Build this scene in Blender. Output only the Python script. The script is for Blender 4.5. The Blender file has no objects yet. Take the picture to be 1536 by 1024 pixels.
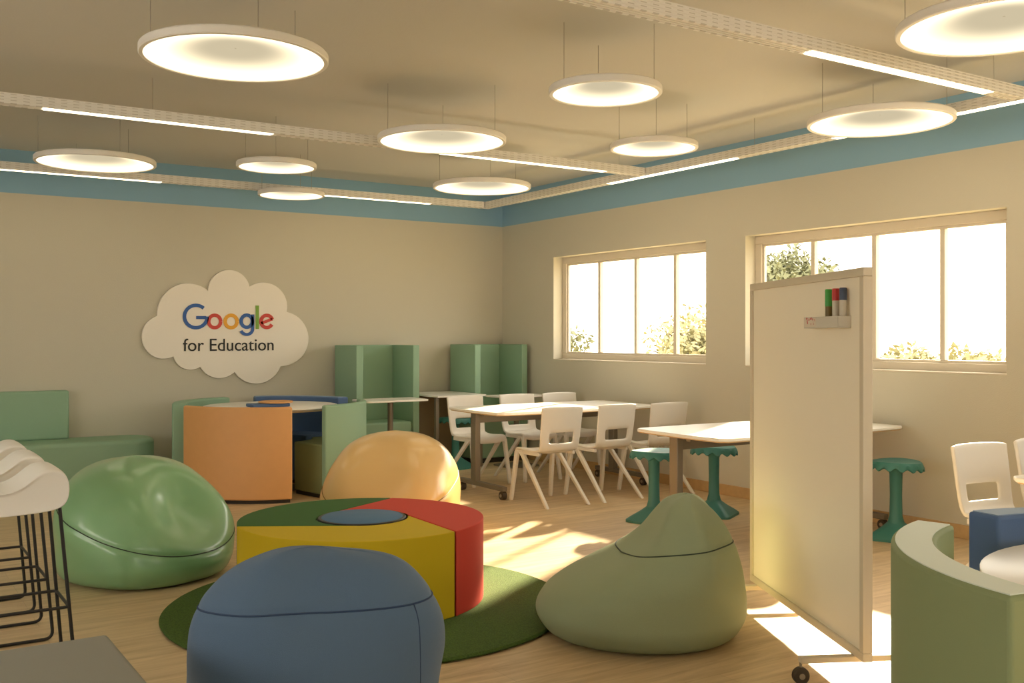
import bpy, bmesh, math, random
from mathutils import Vector, Matrix
random.seed(7)
PI = math.pi
SC = bpy.context.scene
COL = SC.collection
R = math.radians

# ------------------------------------------------------------------ camera model (photo pixel -> place)
YAW = R(33.06); CY, SY = math.cos(YAW), math.sin(YAW); F = 1518.0; HC = 1.4; HY = 503.0
def ray(px):
    s = (px - 768) / F
    return (SY + CY * s, CY - SY * s)
def on_z(px, py, z=0.0):
    t = (HC - z) * F / (py - HY); a = ray(px); return (t * a[0], t * a[1])
def on_back(px, py, Y):
    a = ray(px); t = Y / a[1]; return (t * a[0], HC + (HY - py) * t / F)

# ------------------------------------------------------------------ materials
def mat(name, col, rough=.6, metal=0, emis=None, es=1, noise=0, nscale=30, bump=0, bscale=200, coat=0, spec=.5, sheen=0):
    m = bpy.data.materials.new(name); m.use_nodes = True
    nt = m.node_tree; b = nt.nodes['Principled BSDF']
    b.inputs['Base Color'].default_value = (*col, 1)
    b.inputs['Roughness'].default_value = rough
    b.inputs['Metallic'].default_value = metal
    b.inputs['Coat Weight'].default_value = coat
    b.inputs['Coat Roughness'].default_value = .15
    b.inputs['Specular IOR Level'].default_value = spec
    b.inputs['Sheen Weight'].default_value = sheen
    if emis:
        b.inputs['Emission Color'].default_value = (*emis, 1)
        b.inputs['Emission Strength'].default_value = es
    tc = nt.nodes.new('ShaderNodeTexCoord')
    if noise:
        n = nt.nodes.new('ShaderNodeTexNoise'); n.inputs['Scale'].default_value = nscale; n.inputs['Detail'].default_value = 4
        nt.links.new(tc.outputs['Object'], n.inputs['Vector'])
        mx = nt.nodes.new('ShaderNodeMix'); mx.data_type = 'RGBA'
        mx.inputs['A'].default_value = (*[c * (1 - noise) for c in col], 1)
        mx.inputs['B'].default_value = (*[min(1, c * (1 + noise)) for c in col], 1)
        nt.links.new(n.outputs['Fac'], mx.inputs['Factor']); nt.links.new(mx.outputs['Result'], b.inputs['Base Color'])
    if bump:
        n = nt.nodes.new('ShaderNodeTexNoise'); n.inputs['Scale'].default_value = bscale; n.inputs['Detail'].default_value = 3
        nt.links.new(tc.outputs['Object'], n.inputs['Vector'])
        bp = nt.nodes.new('ShaderNodeBump'); bp.inputs['Strength'].default_value = bump; bp.inputs['Distance'].default_value = .01
        nt.links.new(n.outputs['Fac'], bp.inputs['Height']); nt.links.new(bp.outputs['Normal'], b.inputs['Normal'])
    return m

def wall_material():
    m = mat('wall_paint', (.62, .55, .42), .85, bump=.12, bscale=160)
    nt = m.node_tree; b = nt.nodes['Principled BSDF']
    g = nt.nodes.new('ShaderNodeNewGeometry'); s = nt.nodes.new('ShaderNodeSeparateXYZ')
    nt.links.new(g.outputs['Position'], s.inputs[0])
    c = nt.nodes.new('ShaderNodeMath'); c.operation = 'GREATER_THAN'; c.inputs[1].default_value = 2.68
    nt.links.new(s.outputs['Z'], c.inputs[0])
    mx = nt.nodes.new('ShaderNodeMix'); mx.data_type = 'RGBA'
    mx.inputs['A'].default_value = (.575, .545, .45, 1); mx.inputs['B'].default_value = (.25, .44, .60, 1)
    nt.links.new(c.outputs[0], mx.inputs['Factor']); nt.links.new(mx.outputs['Result'], b.inputs['Base Color'])
    return m

def floor_material():
    m = mat('wood_laminate', (.6, .42, .22), .42, spec=.4)
    nt = m.node_tree; b = nt.nodes['Principled BSDF']; N = nt.nodes.new; L = nt.links.new
    tc = N('ShaderNodeTexCoord')
    mp = N('ShaderNodeMapping'); mp.inputs['Scale'].default_value = (.9, 9, 1); L(tc.outputs['Object'], mp.inputs[0])
    n = N('ShaderNodeTexNoise'); n.inputs['Scale'].default_value = 2.2; n.inputs['Detail'].default_value = 8; n.inputs['Roughness'].default_value = .65
    n.inputs['Distortion'].default_value = .8; L(mp.outputs[0], n.inputs['Vector'])
    br = N('ShaderNodeTexBrick'); br.inputs['Scale'].default_value = 1; br.inputs['Brick Width'].default_value = 1.5; br.inputs['Row Height'].default_value = .19
    br.inputs['Mortar Size'].default_value = .0012; br.inputs['Color1'].default_value = (1, 1, 1, 1); br.inputs['Color2'].default_value = (.88, .88, .88, 1)
    br.inputs['Mortar'].default_value = (.72, .7, .66, 1); L(tc.outputs['Object'], br.inputs['Vector'])
    cr = N('ShaderNodeValToRGB'); cr.color_ramp.elements[0].position = .3; cr.color_ramp.elements[0].color = (.50, .36, .20, 1)
    cr.color_ramp.elements[1].position = .7; cr.color_ramp.elements[1].color = (.76, .59, .37, 1); L(n.outputs['Fac'], cr.inputs[0])
    mx = N('ShaderNodeMix'); mx.data_type = 'RGBA'; mx.blend_type = 'MULTIPLY'; mx.inputs['Factor'].default_value = 1
    L(cr.outputs[0], mx.inputs['A']); L(br.outputs['Color'], mx.inputs['B']); L(mx.outputs['Result'], b.inputs['Base Color'])
    return m

def diffuser_material():
    m = bpy.data.materials.new('lamp_diffuser'); m.use_nodes = True; nt = m.node_tree; nt.nodes.clear(); N = nt.nodes.new; L = nt.links.new
    o = N('ShaderNodeOutputMaterial'); e = N('ShaderNodeEmission'); tc = N('ShaderNodeTexCoord')
    mp = N('ShaderNodeVectorMath'); mp.operation = 'MULTIPLY'; mp.inputs[1].default_value = (1, 1, 0)
    L(tc.outputs['Object'], mp.inputs[0]); ln = N('ShaderNodeVectorMath'); ln.operation = 'LENGTH'; L(mp.outputs[0], ln.inputs[0])
    mr = N('ShaderNodeMapRange'); mr.interpolation_type = 'SMOOTHERSTEP'
    mr.inputs['From Min'].default_value = .22; mr.inputs['From Max'].default_value = 1.22; mr.inputs['To Min'].default_value = .74; mr.inputs['To Max'].default_value = 3.2
    L(ln.outputs['Value'], mr.inputs[0]); L(mr.outputs[0], e.inputs['Strength'])
    e.inputs['Color'].default_value = (1, .85, .57, 1); L(e.outputs[0], o.inputs[0]); return m

def glass_material():
    m = bpy.data.materials.new('window_glass'); m.use_nodes = True; nt = m.node_tree; nt.nodes.clear(); N = nt.nodes.new; L = nt.links.new
    o = N('ShaderNodeOutputMaterial'); t = N('ShaderNodeBsdfTransparent'); g = N('ShaderNodeBsdfGlossy'); g.inputs['Roughness'].default_value = .02
    mx = N('ShaderNodeMixShader'); mx.inputs[0].default_value = .06; L(t.outputs[0], mx.inputs[1]); L(g.outputs[0], mx.inputs[2]); L(mx.outputs[0], o.inputs[0])
    return m

def rail_material():
    m = mat('perforated_rail', (.66, .62, .55), .45)
    nt = m.node_tree; b = nt.nodes['Principled BSDF']; N = nt.nodes.new; L = nt.links.new
    tc = N('ShaderNodeTexCoord'); sp = N('ShaderNodeSeparateXYZ'); L(tc.outputs['Object'], sp.inputs[0]); cb = N('ShaderNodeCombineXYZ')
    L(sp.outputs['X'], cb.inputs['X']); L(sp.outputs['Z'], cb.inputs['Y'])
    def cyc(src, period, duty):
        d = N('ShaderNodeMath'); d.operation = 'DIVIDE'; d.inputs[1].default_value = period; L(sp.outputs[src], d.inputs[0])
        f = N('ShaderNodeMath'); f.operation = 'FRACT'; L(d.outputs[0], f.inputs[0])
        g = N('ShaderNodeMath'); g.operation = 'LESS_THAN'; g.inputs[1].default_value = duty; L(f.outputs[0], g.inputs[0]); return g
    a, c = cyc('X', .07, .5), cyc('Z', .018, .25); mu = N('ShaderNodeMath'); mu.operation = 'MULTIPLY'; L(a.outputs[0], mu.inputs[0]); L(c.outputs[0], mu.inputs[1])
    mx = N('ShaderNodeMix'); mx.data_type = 'RGBA'; mx.inputs['A'].default_value = (.76, .75, .72, 1); mx.inputs['B'].default_value = (.54, .52, .48, 1)
    L(mu.outputs[0], mx.inputs['Factor']); L(mx.outputs['Result'], b.inputs['Base Color']); return m

M = dict(
 wall=wall_material(), floor=floor_material(), glow=diffuser_material(), glass=glass_material(),
 ceiling=mat('ceiling_paint', (.575, .565, .53), .9, bump=.08, bscale=60),
 frame=mat('cream_frame', (.66, .60, .50), .5), wood_trim=mat('wood_skirting', (.55, .36, .17), .5, noise=.15, nscale=20),
 lamp=mat('white_metal', (.80, .77, .72), .4), strip=mat('led_strip', (1, .9, .7), .5, emis=(1, .86, .6), es=5),
 rail=mat('rail_metal', (.72, .70, .66), .45, metal=0), perf=rail_material(),
 cable=mat('steel_cable', (.35, .33, .30), .4, metal=.6),
 green_l=mat('green_leatherette', (.23, .45, .23), .3, coat=.6, bump=.05, bscale=300),
 blue_f=mat('blue_fabric', (.08, .145, .25), .8, bump=.25, bscale=500, sheen=.15, noise=.06, nscale=400),
 olive_f=mat('olive_fabric', (.29, .345, .21), .72, bump=.2, bscale=500, noise=.05, nscale=400),
 yellow_l=mat('golden_leatherette', (.80, .52, .21), .28, coat=.6, bump=.04, bscale=300),
 piping=mat('dark_piping', (.03, .05, .03), .7), piping_b=mat('navy_piping', (.02, .05, .12), .7), piping_y=mat('brown_piping', (.22, .12, .03), .6),
 turf=mat('artificial_turf', (.075, .15, .018), .95, noise=.75, nscale=130, bump=1.0, bscale=350),
 seg_green=mat('dark_green_vinyl', (.04, .13, .028), .75, noise=.05, nscale=300, spec=.3), seg_yellow=mat('yellow_vinyl', (.60, .44, .01), .7, noise=.04, nscale=300, spec=.3),
 seg_red=mat('red_vinyl', (.60, .055, .035), .7, noise=.04, nscale=300, spec=.3), seg_blue=mat('blue_vinyl', (.09, .19, .34), .7, spec=.3), black=mat('black_metal', (.012, .012, .013), .45),
 orange=mat('orange_vinyl', (.70, .37, .14), .5, noise=.04, nscale=15, bump=.04), sage=mat('sage_fabric', (.27, .43, .30), .7, bump=.12, bscale=400, noise=.04, nscale=300),
 moss=mat('moss_fabric', (.235, .29, .145), .7, bump=.12, bscale=400), navy=mat('navy_fabric', (.07, .14, .30), .6, bump=.1, bscale=400),
 moss_top_lit=mat('moss_top_painted_lit', (.66, .74, .66), .6), navy_top_lit=mat('navy_top_lit', (.22, .32, .48), .6),  # paler copies for booth tops: light from above put into the colour
 white_plastic=mat('white_plastic', (.72, .70, .66), .42), table_top=mat('white_laminate', (.86, .84, .80), .3), ply=mat('ply_edge', (.55, .38, .2), .6),
 grey_metal=mat('grey_metal', (.20, .17, .13), .45, metal=.3), rubber=mat('rubber', (.05, .035, .022), .6), hub=mat('caster_hub', (.3, .25, .18), .4),
 teal=mat('teal_plastic', (.04, .19, .17), .45), white_seat=mat('white_moulded_seat', (.86, .84, .80), .5),
 board=mat('whiteboard_face', (.93, .85, .69), .38, spec=.4), board_frame=mat('board_frame', (.66, .58, .44), .4), tray=mat('tray_plastic', (.62, .58, .50), .5),
 sign=mat('white_sign', (.86, .81, .73), .6), g_blue=mat('letter_blue', (.025, .11, .38), .5), g_red=mat('letter_red', (.60, .06, .045), .5),
 g_yellow=mat('letter_yellow', (.78, .38, .03), .5), g_green=mat('letter_green', (.20, .38, .05), .5), ink=mat('letter_black', (.012, .014, .014), .6),
 grey_fab=mat('grey_surface', (.27, .27, .24), .8, bump=.1, bscale=500), panel=mat('tan_panel', (.30, .22, .13), .7),
 cap_green=mat('cap_green', (.05, .35, .06), .4), cap_red=mat('cap_red', (.55, .04, .04), .4), cap_blue=mat('cap_slate', (.06, .08, .14), .4),
 body_dark=mat('marker_dark', (.16, .11, .03), .5), body_white=mat('marker_white', (.60, .55, .46), .5), paper=mat('paper_label', (.72, .64, .52), .7),
 leaf=mat('leaf', (.17, .18, .09), .6, noise=.4, nscale=2), leaf2=mat('leaf_pale', (.38, .36, .20), .6, noise=.3, nscale=2), bark=mat('bark', (.12, .08, .05), .9), ground=mat('dry_ground', (.45, .38, .22), .9, noise=.2, nscale=1),
 plinth=mat('dark_plinth', (.03, .025, .02), .8),
)

# ------------------------------------------------------------------ mesh helpers
def new(): return bmesh.new()
def box(bm, c, s, rz=0, mi=0):
    vs = bmesh.ops.create_cube(bm, size=1)['verts']
    bmesh.ops.scale(bm, vec=s, verts=vs)
    if rz: bmesh.ops.rotate(bm, cent=(0, 0, 0), matrix=Matrix.Rotation(rz, 3, 'Z'), verts=vs)
    bmesh.ops.translate(bm, vec=c, verts=vs)
    return bm
def bb(bm, x0, x1, y0, y1, z0, z1): return box(bm, ((x0+x1)/2, (y0+y1)/2, (z0+z1)/2), (x1-x0, y1-y0, z1-z0))
def prism(bm, pts, z0, z1):
    a = [bm.verts.new((p[0], p[1], z0)) for p in pts]; b = [bm.verts.new((p[0], p[1], z1)) for p in pts]
    n = len(pts); bm.faces.new(a[::-1]); bm.faces.new(b)
    for i in range(n): bm.faces.new((a[i], a[(i+1) % n], b[(i+1) % n], b[i]))
    return bm
def lathe(bm, prof, n=48, cx=0, cy=0, cz=0, f=None, caps=True):
    rings = []
    for k, (r, z) in enumerate(prof):
        rings.append([bm.verts.new((cx + (r if not f else f(r, z, i/n*2*PI)[0]) * math.cos(i/n*2*PI), cy + (r if not f else f(r, z, i/n*2*PI)[0]) * math.sin(i/n*2*PI),
                                    cz + (z if not f else f(r, z, i/n*2*PI)[1]))) for i in range(n)])
    for a, b in zip(rings, rings[1:]):
        for i in range(n): bm.faces.new((a[i], a[(i+1) % n], b[(i+1) % n], b[i]))
    if caps:
        bm.faces.new(rings[0][::-1]); bm.faces.new(rings[-1])
    return bm
def frames(path, closed=False):
    out = []; n = len(path)
    up = Vector((0, 0, 1)); prev = None
    for i, p in enumerate(path):
        a = path[(i-1) % n] if closed or i > 0 else p; b = path[(i+1) % n] if closed or i < n-1 else p
        t = (b - a).normalized()
        if prev is None:
            ref = up if abs(t.z) < .9 else Vector((1, 0, 0))
            u = t.cross(ref).normalized()
        else: u = (prev - t * prev.dot(t)).normalized()
        prev = u; out.append((p, u, t.cross(u)))
    return out
def tube(bm, path, r, n=8, closed=False):
    path = [Vector(p) for p in path]; rings = []
    for i, (p, u, v) in enumerate(frames(path, closed)):
        rr = r[i] if isinstance(r, (list, tuple)) else r
        rings.append([bm.verts.new(p + u * math.cos(k/n*2*PI) * rr + v * math.sin(k/n*2*PI) * rr) for k in range(n)])
    m = len(rings)
    for i in range(m if closed else m-1):
        a, b = rings[i], rings[(i+1) % m]
        for k in range(n): bm.faces.new((a[k], a[(k+1) % n], b[(k+1) % n], b[k]))
    if not closed: bm.faces.new(rings[0][::-1]); bm.faces.new(rings[-1])
    return bm
def bend(pts, r=.03, n=5):
    pts = [Vector(p) for p in pts]; out = [pts[0]]
    for a, b, c in zip(pts, pts[1:], pts[2:]):
        d1 = (a-b).normalized(); d2 = (c-b).normalized(); p = b + d1*r; q = b + d2*r
        for k in range(n+1):
            t = k/n; out.append(p*(1-t)**2 + b*2*t*(1-t) + q*t*t)
    out.append(pts[-1]); return out
def rrect(w, d, r, n=6, cx=0, cy=0):
    out = []
    for sx, sy, a0 in ((1, 1, 0), (-1, 1, 90), (-1, -1, 180), (1, -1, 270)):
        for k in range(n+1):
            a = R(a0 + 90*k/n); out.append((cx + sx*(w/2-r) + r*math.cos(a), cy + sy*(d/2-r) + r*math.sin(a)))
    return out
def obj(name, bm, m, parent=None, bevel=0, smooth=True, seg=2, sub=0, loc=None, ang=35):
    bmesh.ops.recalc_face_normals(bm, faces=bm.faces[:])
    me = bpy.data.meshes.new(name)
    bm.to_mesh(me); bm.free()
    for mm in (m if isinstance(m, (list, tuple)) else [m]): me.materials.append(mm)
    o = bpy.data.objects.new(name, me); COL.objects.link(o)
    if parent is not None: o.parent = parent
    if loc: o.location = loc
    if smooth:
        for p in me.polygons: p.use_smooth = True
        if not sub:
            try: me.set_sharp_from_angle(angle=R(ang))
            except Exception: pass
    if bevel:
        b = o.modifiers.new('b', 'BEVEL'); b.width = bevel; b.segments = seg; b.limit_method = 'ANGLE'; b.angle_limit = R(40); b.harden_normals = False
    if sub:
        s = o.modifiers.new('s', 'SUBSURF'); s.levels = sub; s.render_levels = sub
    return o
def tag(o, label, cat, group=None):
    o['label'] = label; o['category'] = cat
    if group: o['group'] = group
    return o
def thing(name, label, cat, loc=(0, 0, 0), rz=0, group=None):
    o = bpy.data.objects.new(name, None); COL.objects.link(o); o.empty_display_size = .1
    o.location = loc; o.rotation_euler = (0, 0, rz); return tag(o, label, cat, group)
def struct(o): o['kind'] = 'structure'; return o
KIDS = {}
def dup(root, loc, rz=0, label=None, group=None, scale=None):
    def cp(o, par):
        c = o.copy(); COL.objects.link(c)
        if par is not None: c.parent = par; c.matrix_parent_inverse = o.matrix_parent_inverse.copy()
        for ch in list(o.children):
            if ch.parent is o: cp(ch, c)
        return c
    r = cp(root, None); r.location = loc; r.rotation_euler = (0, 0, rz)
    if scale: r.scale = (scale,)*3
    if label: r['label'] = label
    if group: r['group'] = group
    return r
def interp(tab, x):
    if x <= tab[0][0]: return tab[0][1]
    if x >= tab[-1][0]: return tab[-1][1]
    for i in range(len(tab)-1):
        if tab[i][0] <= x <= tab[i+1][0]:
            x0, y0 = tab[i]; x1, y1 = tab[i+1]
            def sl(j):
                if j <= 0: return (tab[1][1]-tab[0][1])/(tab[1][0]-tab[0][0])
                if j >= len(tab)-1: return (tab[-1][1]-tab[-2][1])/(tab[-1][0]-tab[-2][0])
                a = (tab[j][1]-tab[j-1][1])/(tab[j][0]-tab[j-1][0]); b = (tab[j+1][1]-tab[j][1])/(tab[j+1][0]-tab[j][0])
                return 0 if a*b <= 0 else 2*a*b/(a+b)
            h = x1-x0; t = (x-x0)/h; m0, m1 = sl(i)*h, sl(i+1)*h
            return (2*t**3-3*t**2+1)*y0+(t**3-2*t**2+t)*m0+(-2*t**3+3*t**2)*y1+(t**3-t**2)*m1

# ------------------------------------------------------------------ the setting
XW, YW, ZC = 6.42, 10.07, 3.07
X0, Y0 = -3.6, -3.2
W1 = (6.67, 9.03); W2 = (3.84, 6.19); W3 = (1.0, 3.35); W4 = (-1.85, .5)
WZ = (1.133, 2.255)
struct(obj('floor', bb(new(), X0-.2, XW+.2, Y0-.2, YW+.2, -.1, 0), M['floor'], smooth=False))
struct(obj('ceiling', bb(new(), X0-.2, XW+.2, Y0-.2, YW+.2, ZC, ZC+.15), M['ceiling'], smooth=False))
struct(obj('wall_back', bb(new(), X0-.2, XW+.2, YW, YW+.2, 0, ZC), M['wall'], smooth=False))
LW = (.6, 7.4); LZ_ = (.95, 2.45)
bm = new(); bb(bm, X0-.2, X0, Y0, YW, 0, LZ_[0]); bb(bm, X0-.2, X0, Y0, YW, LZ_[1], ZC); bb(bm, X0-.2, X0, Y0, LW[0], LZ_[0], LZ_[1]); bb(bm, X0-.2, X0, LW[1], YW, LZ_[0], LZ_[1])
struct(obj('wall_left', bm, M['wall'], smooth=False))
FW = (-1.5, 4.0); FZ = (.9, 2.3)
bm = new(); bb(bm, X0-.2, XW+.2, Y0-.2, Y0, 0, FZ[0]); bb(bm, X0-.2, XW+.2, Y0-.2, Y0, FZ[1], ZC); bb(bm, X0-.2, FW[0], Y0-.2, Y0, FZ[0], FZ[1]); bb(bm, FW[1], XW+.2, Y0-.2, Y0, FZ[0], FZ[1])
struct(obj('wall_front', bm, M['wall'], smooth=False))
bm = new(); TW = .2
bb(bm, XW, XW+TW, Y0, YW, 0, WZ[0]); bb(bm, XW, XW+TW, Y0, YW, WZ[1], ZC)
ys = [Y0] + [v for w in (W4, W3, W2, W1) for v in w] + [YW]
for a, b in zip(ys[0::2], ys[1::2]): bb(bm, XW, XW+TW, a, b, WZ[0], WZ[1])
bmesh.ops.remove_doubles(bm, verts=bm.verts[:], dist=1e-4)
struct(obj('wall_right', bm, M['wall'], smooth=False))
struct(obj('baseboard_right', bb(new(), XW-.014, XW, Y0, YW, 0, .095), M['wood_trim'], bevel=.004))
struct(obj('baseboard_back', bb(new(), X0, XW-.014, YW-.014, YW, 0, .095), M['wood_trim'], bevel=.004))

def window(n, w, cuts, WZ=WZ, front=False):
    e = bpy.data.objects.new('window_%d' % n, None); COL.objects.link(e); e.location = (XW+.12, (w[0]+w[1])/2, WZ[0]); struct(e)
    if front: e.location = ((w[0]+w[1])/2, Y0-.12, WZ[0]); e.rotation_euler = (0, 0, -PI/2)
    if front == 2: e.location = (X0-.12, (w[0]+w[1])/2, WZ[0]); e.rotation_euler = (0, 0, PI)
    if front == 2: cuts = [w[0]+w[1]-c for c in cuts]
    y0, y1 = w[0]-(w[0]+w[1])/2, w[1]-(w[0]+w[1])/2; h = WZ[1]-WZ[0]; t = .07; cy = (w[0]+w[1])/2
    f = new(); d = .06
    bb(f, 0, d, y0, y1, 0, t); bb(f, 0, d, y0, y1, h-t, h); bb(f, 0, d, y0, y0+t, t, h-t); bb(f, 0, d, y1-t, y1, t, h-t)
    obj('window_frame', f, M['frame'], e, bevel=.004)
    f = new(); t2 = t+.02
    bb(f, .015, .045, y0+t, y1-t, t, t2); bb(f, .015, .045, y0+t, y1-t, h-t2, h-t); bb(f, .015, .045, y0+t, y0+t2, t2, h-t2); bb(f, .015, .045, y1-t2, y1-t, t2, h-t2)
    obj('sash', f, M['frame'], e, bevel=.003)
    edges = [y0+t2] + sorted(c-cy for c in cuts) + [y1-t2]
    for c in cuts: obj('mullion', bb(new(), .005, .052, c-cy-.02, c-cy+.02, t2, h-t2), M['frame'], e, bevel=.004)
    for a, b in zip(edges, edges[1:]):
        obj('pane', bb(new(), .028, .032, a+.018, b-.018, t2, h-t2), M['glass'], e, smooth=False)
    obj('window_sill', bb(new(), -.12, 0, y0, y1, 0, .012), M['frame'], e, bevel=.003)
window(1, W1, [8.385, 7.80, 7.22]); window(2, W2, [5.57, 4.98, 4.40])
window(5, FW, [-.4, .7, 1.8, 2.9], FZ, 1)  # unseen window behind the camera, added for fill daylight on the foreground
window(6, LW, [1.7, 2.8, 3.9, 5.0, 6.1], LZ_, 2)  # unseen left-wall window, added to brighten whiteboard, bar stools and green bag
window(3, W3, [1.59, 2.175, 2.76]); window(4, W4, [-1.26, -.675, -.09])

# ------------------------------------------------------------------ outdoors
g = tag(obj('lawn', bb(new(), XW+.3, 60, -40, 60, -.3, -.12), M['ground'], smooth=False), 'sunlit dry lawn outside the windows', 'ground'); g['kind'] = 'structure'
def tree(name, x, y, h, r, label, m, trunk_h=None, n=1500, squash=.8, leaf=.09):
    t = thing(name, label, 'tree' if trunk_h else 'bush', (x, y, -.12)); th = trunk_h or h*.35
    bm = new(); tube(bm, [(0, 0, 0), (.04, .02, th*.5), (0, .05, th), (.05, 0, h-r*.7)], [.11*r, .085*r, .07*r, .03*r], 8)
    for k in range(7):
        a = k*2.4; zz = th+ (h-th-r*.5)*k/8
        tube(bm, [(0, .03, zz), (math.cos(a)*r*.4, math.sin(a)*r*.4, zz+r*.25), (math.cos(a)*r*.75, math.sin(a)*r*.75, zz+r*.4)], [.04*r, .025*r, .01*r], 5)
    obj('trunk', bm, M['bark'], t)
    bm = new(); blobs = [(Vector((random.uniform(-.55, .55)*r, random.uniform(-.55, .55)*r, h-r*squash+random.uniform(-.6, .5)*r*squash)), random.uniform(.3, .5)*r) for _ in range(24)]
    for i in range(n):
        c, br = random.choice(blobs); dv = Vector((random.gauss(0, 1), random.gauss(0, 1), random.gauss(0, 1))).normalized()
        p = c + dv*br*random.uniform(.6, 1.05); u = Vector((random.gauss(0, 1), random.gauss(0, 1), random.gauss(0, 1))).normalized(); v = u.cross(dv).normalized() if abs(u.dot(dv)) < .95 else Vector((1, 0, 0))
        s = leaf*random.uniform(.6, 1.2)
        bm.faces.new([bm.verts.new(q) for q in (p-u*s, p+v*s*.45, p+u*s, p-v*s*.45)])
    o = obj('foliage', bm, m, t, smooth=False); o['kind'] = 'stuff'; return t
tree('bush', 12.2, 17.5, 1.85, .95, 'round green bush seen through the lower corner of the far window', M['leaf'], n=3200, leaf=.075)
tree('leafy_tree', 15.3, 13.75, 3.35, 1.05, 'grey-green tree crown filling the first pane above the whiteboard', M['leaf'], trunk_h=1.3, n=5500, leaf=.08)
tree('pale_tree', 15.0, 15.9, 2.15, 1.2, 'pale sunlit tree behind the window pane closest to the wall between the windows', M['leaf2'], trunk_h=.6, n=3800, leaf=.08)
tree('shrub', 13.5, 8.6, 1.35, .7, 'low yellowish shrub showing at the sill of the wide right-hand pane', M['leaf2'], n=2200, leaf=.08)
tree('shrub', 12.5, 9.9, 1.3, .8, 'pale low shrub at the sill just beside the whiteboard edge', M['leaf2'], n=2200, leaf=.08)
tree('shrub', 15.5, 11.2, 1.45, .9, 'faint hazy shrub between the two others beyond the sill', M['leaf2'], n=2200, leaf=.08)

# ------------------------------------------------------------------ disc pendant lamps
def pendant(d, label):
    t = thing('pendant_lamp', label, 'lamp', group='round disc lamps hanging from the ceiling'); r = d/2
    bm = new()
    lathe(bm, [(r-.022, 0), (r-.004, 0), (r, .005), (r, .034), (r-.006, .041), (r*.6, .056), (.02, .060)], 72)
    bmesh.ops.delete(bm, geom=[f for f in bm.faces if len(f.verts) > 4 and f.calc_center_median().z < .01], context='FACES_ONLY')
    obj('housing', bm, M['lamp'], t)
    bm = new(); K = 14
    lathe(bm, [(1.0, .006)] + [(1-k/K*.985, .006+.05*math.sin(k/K*PI/2)) for k in range(1, K+1)], 72, caps=False)
    o = obj('diffuser', bm, M['glow'], t); o.scale = (r-.02, r-.02, 1)
    for a in (95, 215, 335):
        obj('cable', tube(new(), [((r-.03)*math.cos(R(a)), (r-.03)*math.sin(R(a)), .05), ((r-.03)*math.cos(R(a)), (r-.03)*math.sin(R(a)), ZC-2.72)], .0018, 6), M['cable'], t)
    return t
LZ = 2.72
big = pendant(.88, 'x'); small = pendant(.62, 'x'); usedb = usedsm = False
lampspecs = [(353, 90, 1, 'largest-looking disc lamp hanging alone above and before the cloud sign'),
 (663, 214, 1, 'large disc lamp overlapping the middle of the cross rail'),
 (144, 246, 1, 'large disc lamp hanging against the blue band above the settee'),
 (1320, 186, 1, 'large disc lamp in front of the rail over the wide window'),
 (1506, 44, 1, 'large disc lamp cut by the upper corner of the picture'),
 (723, 283, 1, 'large disc lamp hanging by the room corner, just under the blue band'),
 (908, 142, 0, 'small disc lamp hanging alone in the middle of the ceiling'),
 (981, 224, 0, 'small disc lamp hanging near the junction of cross rail and window rail'),
 (415, 252, 0, 'upper of two small disc lamps hanging one behind the other over the booth'),
 (437, 294, 0, 'lower of two small disc lamps over the booth, touching the back rail')]
fb = fs = True
for px, py, isb, lab in lampspecs:
    x, y = on_z(px, py+0, LZ) if False else (None, None)
    t_ = (LZ-HC)*F/(HY-py); a_ = ray(px); x, y = t_*a_[0], t_*a_[1]
    if isb:
        o = big if fb else dup(big, (0, 0, 0)); fb = False
    else:
        o = small if fs else dup(small, (0, 0, 0)); fs = False
    o.location = (x, y, LZ); o['label'] = lab; o.rotation_euler = (0, 0, R(17*(px % 7)))

# ------------------------------------------------------------------ light rails
RZ = 2.79
def rail(label, p, q, lit):
    # runs from p to q (x,y); lit = list of (start, end) distances along
    L = math.hypot(q[0]-p[0], q[1]-p[1]); rz = math.atan2(q[1]-p[1], q[0]-p[0])
    t = thing('light_rail', label, 'light', (p[0], p[1], RZ), rz, 'suspended linear light rails')
    w = .045
    pr = [(-w, 0), (-w+.012, 0), (-w+.012, .012), (w-.012, .012), (w-.012, 0), (w, 0)]
    for z in (.010, .028, .046, .060): pr += [(w, z), (w+.003, z+.001), (w+.003, z+.004), (w, z+.005)]
    for z in (.060, .046, .028, .010): pr += [(-w, z+.005), (-w-.003, z+.004), (-w-.003, z+.001), (-w, z)]
    def extr(pr, a, b):
        bm = new(); A = [bm.verts.new((a, p[0], p[1])) for p in pr]; B = [bm.verts.new((b, p[0], p[1])) for p in pr]; n = len(pr)
        bm.faces.new(A); bm.faces.new(B[::-1])
        for i in range(n): bm.faces.new((A[i], B[i], B[(i+1) % n], A[(i+1) % n]))
        return bm
    obj('housing', extr(pr, 0, L), M['perf'], t, smooth=False)
    lit = sorted(lit); cur = 0; gaps = []
    for a, b in lit:
        if a > cur: gaps.append((cur, a))
        obj('light_strip', bb(new(), a+.01, b-.01, -w+.012, w-.012, -.002, .0118), M['strip'], t, smooth=False); cur = b
    if cur < L: gaps.append((cur, L))
    for a, b in gaps:
        pc = [(-.032, .0118), (-.032, .008)]
        for yy in (-.022, 0, .022): pc += [(yy-.006, .008), (yy-.006, .002), (yy+.006, .002), (yy+.006, .008)]
        pc += [(.032, .008), (.032, .0118)]
        obj('cover_strip', extr(pc, a, b), M['rail'], t, smooth=False)
    n = max(2, int(L/2.4))
    for i in range(n):
        x = .25 + (L-.5)*i/(n-1)
        obj('cable', tube(new(), [(x, 0, .06), (x, 0, ZC-RZ)], .0014, 5), M['cable'], t)
    return t
RX, RYB = 5.81, 9.44
def bx_(px, Y): a = ray(px); return a[0]*Y/a[1]
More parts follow.
